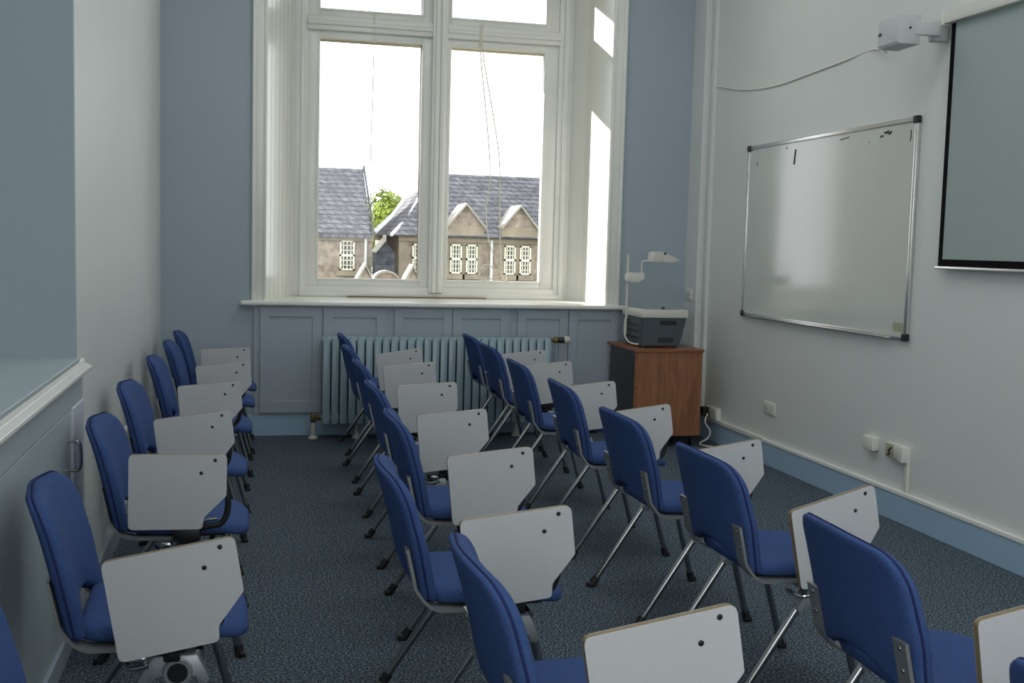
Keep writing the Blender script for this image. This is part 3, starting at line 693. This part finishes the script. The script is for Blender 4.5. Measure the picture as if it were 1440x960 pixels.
tag(obj('extension_lead', T([(3.39, 7.73, 0.22), (3.36, 7.70, 0.16), (3.39, 7.67, 0.10), (3.36, 7.64, 0.05), (3.29, 7.62, 0.012), (3.33, 7.52, 0.008), (3.40, 7.46, 0.008), (3.43, 7.44, 0.008)], 0.006, seg=8, n=6), PLASTW), 'white lead trailing from the corner socket down to the carpet', 'cable')
socket('wall_socket', 'small double socket on the boxed pipe above the projector', 8.18, 1.10, 0.10, 0.085, 0.012, x=3.395)
tag(obj('blank_box', B(XR - 0.045, XR + 0.002, 5.53, 5.635, 0.345, 0.425, 0.008), PLASTW, smooth=40), 'plain white wall box beside the beige outlet plate', 'box')
t = socket('data_outlet', 'beige and white outlet box with trunking under the projection screen', 5.32, 0.382, 0.20, 0.085, 0.03, modules=2, slots=False)
obj('module', B(-0.036, -0.028, 0.015, 0.09, -0.036, 0.036, 0.002), BEIGE, t, 40)
bm = bmesh.new(); tube(bm, [(-0.037, 0.03, 0.02), (-0.04, 0.05, 0.0), (-0.04, 0.045, -0.02), (-0.037, 0.07, -0.025)], 0.004, 6, n=4); obj('loose_wire', bm, BLACK, t, 60)
obj('module', B(-0.036, -0.028, -0.055, 0.01, -0.032, 0.032, 0.002), PLASTW, t, 40)
obj('module', B(-0.055, -0.028, -0.10, -0.055, -0.042, 0.042, 0.004), PLASTW, t, 40)
obj('trunking', B(-0.018, -0.001, -0.10, -0.072, -0.206, -0.04, 0.003), PLASTW, t, 40)
bm = bmesh.new(); box(bm, XR - 0.032, XR, 6.92, 7.96, 0.150, 0.180, 0.004)
o = obj('cable_trunking', bm, PLASTW); tag(o, 'white cable trunking along the skirting top by the corner', 'trunking')
socket('wall_socket', 'white socket low on the cupboard wall behind the row of chairs', 5.895, 0.437, 0.14, 0.085, 0.012, x=XL, xdir=1)

# ------------------------------------------------------------------ outside: buildings across the court
def far_window(parent, x0, x1, z0, z1, y, nx, nz, name='window'):
    bm = bmesh.new(); f = 0.055
    for q in ((x0, x0 + f, z0, z1), (x1 - f, x1, z0, z1), (x0, x1, z0, z0 + f), (x0, x1, z1 - f, z1), (x0, x1, (z0 + z1) / 2 - 0.04, (z0 + z1) / 2 + 0.04)):
        box(bm, q[0], q[1], y - 0.06, y + 0.02, q[2], q[3])
    for i in range(1, nx): xx = x0 + (x1 - x0) * i / nx; box(bm, xx - 0.016, xx + 0.016, y - 0.04, y + 0.02, z0, z1)
    for i in range(1, nz): zz = z0 + (z1 - z0) * i / nz; box(bm, x0, x1, y - 0.04, y + 0.02, zz - 0.016, zz + 0.016)
    w = obj(name, bm, FARWHITE, parent)
    obj('pane', B(x0, x1, y + 0.0, y + 0.012, z0, z1), FARGLASS, w)
    bm = bmesh.new(); box(bm, x0 - 0.12, x1 + 0.12, y - 0.05, y + 0.02, z0 - 0.2, z0 - 0.02); obj('sill', bm, ASHLAR, w)
    return w
GZ0 = -6.0
YA_ = 40.0
lh = thing('gabled_house', 'stone house with a steep slate roof, gable end beside the green tree', 'building', (0, YA_, GZ0))
lh.location = (0, 0, 0)
obj('wall', B(-4.0, 4.36, YA_, YA_ + 7, GZ0, 1.75), STONE, lh)
bm = bmesh.new()                                             # roof slab, near and far slope
for s in (0, 1):
    ya, yb = (YA_ - 0.25, YA_ + 3.5) if s == 0 else (YA_ + 7.25, YA_ + 3.5)
    p = [(-4.2, ya, 1.70), (4.33, ya, 1.70), (4.33, yb, 4.22), (-4.2, yb, 4.22)]
    q = [bm.verts.new(v) for v in p]; q2 = [bm.verts.new((v[0], v[1], v[2] - 0.15)) for v in p]
    bm.faces.new(q); bm.faces.new(q2[::-1])
    for i in range(4): bm.faces.new((q[i], q[(i + 1) % 4], q2[(i + 1) % 4], q2[i]))
obj('roof', bm, SLATE, lh)
bm = bmesh.new(); prism(bm, [(YA_, 1.6), (YA_ + 7, 1.6), (YA_ + 3.5, 4.1)], lambda u, v, t: (t, u, v), 4.1, 4.36); obj('gable', bm, STONE, lh)
bm = bmesh.new(); prism(bm, [(YA_ - 0.3, 1.72), (YA_ + 3.5, 4.28), (YA_ + 7.3, 1.72), (YA_ + 7.3, 1.8), (YA_ + 3.5, 4.36), (YA_ - 0.3, 1.8)], lambda u, v, t: (t, u, v), 4.34, 4.40); obj('coping', bm, SLATED, lh)
obj('eaves_band', B(-4, 4.40, YA_ - 0.1, YA_, 1.45, 1.62), ASHLAR, lh)
far_window(lh, 3.21, 3.73, 0.40, 1.46, YA_ - 0.01, 4, 6)
far_window(lh, 1.0, 1.52, 0.40, 1.46, YA_ - 0.01, 4, 6)
obj('downpipe', T([(4.12, YA_ - 0.1, 1.6), (4.12, YA_ - 0.1, GZ0)], 0.05, seg=8), LEAD, lh)
rh = thing('hall_building', 'long stone building with slate hip roof and two gabled dormers across the court', 'building', (0, 0, 0))
YR = 40.0
obj('wall', B(5.35, 16, YR, YR + 8, GZ0, 1.72), STONE, rh)
bm = bmesh.new()
p = dict(a=(5.0, YR - 0.35, 1.68), b=(16.3, YR - 0.35, 1.68), c=(16.3, YR + 4, 4.20), d=(7.25, YR + 4, 4.20), e=(5.0, YR + 8.3, 1.68), f=(16.3, YR + 8.3, 1.68))
V = {k: bm.verts.new(v) for k, v in p.items()}
for f in ('abcd', 'ead', 'dcfe', 'bfc'): bm.faces.new([V[k] for k in f])
bm.faces.new([V[k] for k in 'aefb'])
obj('roof', bm, SLATE, rh)
bm = bmesh.new(); tube(bm, [(5.0, YR - 0.35, 1.70), (5.6, YR + 0.7, 2.2), (7.25, YR + 4, 4.22)], 0.07, 6); tube(bm, [(4.6, YR + 1.5, 1.75), (5.3, YR + 2.4, 2.35), (6.6, YR + 4.2, 3.9)], 0.08, 6)
obj('hip_flashing', bm, LEAD, rh)
obj('eaves_band', B(5.3, 16, YR - 0.12, YR, 1.50, 1.66), ASHLAR, rh)
for cx, hw_ in ((7.72, 0.64), (9.74, 0.62), (11.8, 0.62)):
    bm = bmesh.new(); prism(bm, [(cx - hw_, 2.08), (cx + hw_, 2.08), (cx, 2.86)], lambda u, v, t: (u, t, v), YR - 0.2, YR + 0.6)
    g = obj('dormer_gable', bm, STONE, rh)
    bm = bmesh.new()
    for s in (-1, 1):
        prism(bm, [(cx, 2.92), (cx, 2.83), (cx + s * (hw_ + 0.07), 2.0), (cx + s * (hw_ + 0.10), 2.08)], lambda u, v, t: (u, t, v), YR - 0.35, YR + 1.4)
    obj('coping', bm, COPE, g)
    obj('stone_band', B(cx - 0.68, cx + 0.68, YR - 0.22, YR + 0.5, 1.72, 2.09, 0.02), ASHLAR, g)
    for x0, x1 in ((cx - 0.53, cx - 0.10), (cx + 0.06, cx + 0.48)):
        far_window(rh, x0, x1, 0.36, 1.42, YR - 0.05, 4, 6)
    obj('window_surround', B(cx - 0.66, cx + 0.62, YR - 0.03, YR + 0.1, 0.2, 1.5), ASHLAR, rh)
far_window(rh, 5.80, 6.22, 0.40, 1.40, YR - 0.05, 4, 6)
obj('downpipe', T([(8.72, YR - 0.12, 1.6), (8.72, YR - 0.12, GZ0)], 0.05, seg=8), LEAD, rh)
obj('quoin', B(5.32, 5.62, YR - 0.03, YR + 0.2, GZ0, 1.5), ASHLAR, rh)
st = thing('slate_stair_tower', 'small grey slate-hung tower with a stone-capped gable between two stone buildings', 'tower', (0, 0, 0))
YT = 38.5
bm = bmesh.new(); prism(bm, [(4.33, GZ0), (4.98, GZ0), (4.98, 1.05), (4.62, 1.5), (4.33, 1.10)], lambda u, v, t: (u, t, v), YT, YT + 1.1); obj('slate_wall', bm, SLATED, st)
bm = bmesh.new(); prism(bm, [(4.64, 1.56), (4.64, 1.46), (4.31, 1.05), (4.27, 1.10)], lambda u, v, t: (u, t, v), YT - 0.15, YT + 1.1); box(bm, 4.57, 4.67, YT - 0.1, YT + 0.2, 1.45, 1.68, 0.02); obj('coping', bm, COPE, st)
for cx, lab in ((2.98, 'low gable top with pale coping in front of the gabled house window'), (4.22, 'low gable top with pale coping in front of the hall building corner')):
    yq = 29.0; t = thing('stone_gable', lab, 'gable', (cx, yq, 0))
    bm = bmesh.new(); prism(bm, [(-0.30, GZ0), (0.30, GZ0), (0.30, 0.15), (0.0, 0.80), (-0.30, 0.15)], lambda u, v, tt: (u, tt, v), 0, 0.6); obj('wall', bm, STONE, t)
    bm = bmesh.new(); prism(bm, [(0.02, 0.88), (0.02, 0.78), (-0.31, 0.12), (-0.36, 0.20)], lambda u, v, tt: (u, tt, v), -0.06, 0.66); prism(bm, [(0.02, 0.86), (0.02, 0.80), (0.32, 0.14), (0.345, 0.19)], lambda u, v, tt: (u, tt, v), -0.06, 0.66); obj('coping', bm, COPE, t)
bm = bmesh.new()
arc = [(0.36 * math.cos(a), 0.30 * math.sin(a)) for a in [PI * k / 14 for k in range(15)]]; arc2 = [(0.30 * math.cos(a), 0.24 * math.sin(a)) for a in [PI * k / 14 for k in range(15)]]
t = thing('arched_parapet', 'rounded stone parapet top in front of the slate-hung tower', 'parapet', (3.66, 29.9, 0.38))
prism(bm, arc + arc2[::-1], lambda u, v, tt: (u, tt, v), -0.05, 0.5); obj('coping', bm, COPE, t)
bm = bmesh.new(); prism(bm, arc2 + [(-0.30, GZ0 - 0.38), (0.30, GZ0 - 0.38)], lambda u, v, tt: (u, tt, v), 0, 0.45); obj('wall', bm, STONE, t)
# tree
tr = thing('leafy_tree', 'bright green leafy tree behind the gap between the two stone buildings', 'tree', (8.6, 62, GZ0))
bm = bmesh.new(); rnd = random.Random(3)
blobs = [(rnd.uniform(-2.6, 2.6), rnd.uniform(-2, 2), 7.2 + rnd.uniform(-2.2, 2.0), rnd.uniform(0.9, 1.6)) for _ in range(46)]
blobs = [b for b in blobs if (b[0] / 3.3) ** 2 + ((b[2] - 7.0) / 3.0) ** 2 < 1]
for (x, y, z, r) in blobs:
    for _ in range(230):
        d = Vector((rnd.gauss(0, 1), rnd.gauss(0, 1), rnd.gauss(0, 1))).normalized()
        p = Vector((x, y, z)) + d * r * rnd.uniform(0.75, 1.0)
        a = Vector((rnd.gauss(0, 1), rnd.gauss(0, 1), rnd.gauss(0, 1))).normalized(); b2 = d.cross(a)
        if b2.length < 0.05: continue
        b2.normalize(); a = b2.cross(d).normalized(); s = rnd.uniform(0.10, 0.2)
        bm.faces.new([bm.verts.new(p + a * s), bm.verts.new(p + b2 * s * 0.6), bm.verts.new(p - a * s), bm.verts.new(p - b2 * s * 0.6)])
obj('foliage', bm, LEAF, tr)
bm = bmesh.new(); tube(bm, [(0, 0, 0), (0.1, 0, 3), (0.0, 0.1, 5.5), (0.2, 0, 8)], 0.35, 10, n=4, r_end=0.1)
for k in range(6):
    a = k * 1.05; tube(bm, [(0.05, 0, 4 + k * 0.4), (math.cos(a) * 1.0, math.sin(a), 5.6 + k * 0.35), (math.cos(a) * 2.0, math.sin(a) * 1.6, 6.6 + k * 0.35)], 0.12, 8, n=3, r_end=0.03)
obj('trunk', bm, BARK, tr, 60)
struct('ground', B(-60, 80, YW + 0.7, 140, GZ0 - 0.3, GZ0), GRASS)
# added wall out of view, blocks the sun from the left-hand pane
o = struct('wall_sun_blocker', B(-5.0, 0.48, YW + 0.9, 10.5, GZ0, 5.5), STONE)

# ------------------------------------------------------------------ light
w = bpy.data.worlds.new('World'); S.world = w; w.use_nodes = True
nt = w.node_tree; bg = nt.nodes['Background']
bg.inputs['Color'].default_value = (0.95, 0.98, 1.0, 1); bg.inputs['Strength'].default_value = 2.4
def sun():
    l = bpy.data.lights.new('sun', 'SUN'); l.energy = 13.0; l.angle = math.radians(0.6); l.color = (1.0, 0.95, 0.86)
    o = bpy.data.objects.new('sun', l); COL.objects.link(o); o.location = (-20, 30, 15)
    o.rotation_euler = Vector((1.0, -1.0, -0.50)).to_track_quat('-Z', 'Y').to_euler()
sun()
def area(name, loc, direction, sx, sy, power, col=(1, 1, 1)):
    l = bpy.data.lights.new(name, 'AREA'); l.shape = 'RECTANGLE'; l.size = sx; l.size_y = sy; l.energy = power; l.color = col
    o = bpy.data.objects.new(name, l); COL.objects.link(o); o.location = loc
    o.rotation_euler = Vector(direction).to_track_quat('-Z', 'Z').to_euler(); return o
area('rear_fill', (1.4, YF - 0.35, 2.45), (0, 1, 0), 1.8, 2.8, 10, (0.90, 0.96, 1.0))  # added fill light at the made-up rear opening
area('side_fill', (-0.95, -0.88, 2.5), (1, 0, 0), 2.2, 2.5, 36, (0.92, 0.97, 1.0))  # added fill light at the made-up side opening, brightens the right wall

for k, yy in enumerate((1.2, 4.0, 6.6)):
    area('overhead_fill', (1.4, yy, ZC - 0.25), (0, 0.001, -1), 2.6, 0.9, 22, (0.95, 0.98, 1.0))  # added overhead fill for floor and seats, stands for no known fitting

# ------------------------------------------------------------------ camera
cam = bpy.data.cameras.new('camera'); co = bpy.data.objects.new('camera', cam); COL.objects.link(co)
cam.sensor_width = 36; cam.lens = 1560 / 1440 * 36; cam.clip_start = 0.05; cam.clip_end = 400
R_ = (0.9725463354938887, -0.23121192843812266, 0.026356582960104194)
U_ = (-0.005515688190143989, 0.09032484563169085, 0.9958970827577517)
F_ = (0.2326439393175707, 0.9687014330584711, -0.08656980472004557)
co.matrix_world = Matrix(((R_[0], U_[0], -F_[0], 0), (R_[1], U_[1], -F_[1], 0), (R_[2], U_[2], -F_[2], 1.45), (0, 0, 0, 1)))
S.camera = co
S.view_settings.view_transform = 'Standard'; S.view_settings.look = 'None'
S.view_settings.exposure = 0.0; S.view_settings.gamma = 1.0; S.view_settings.use_curve_mapping = False
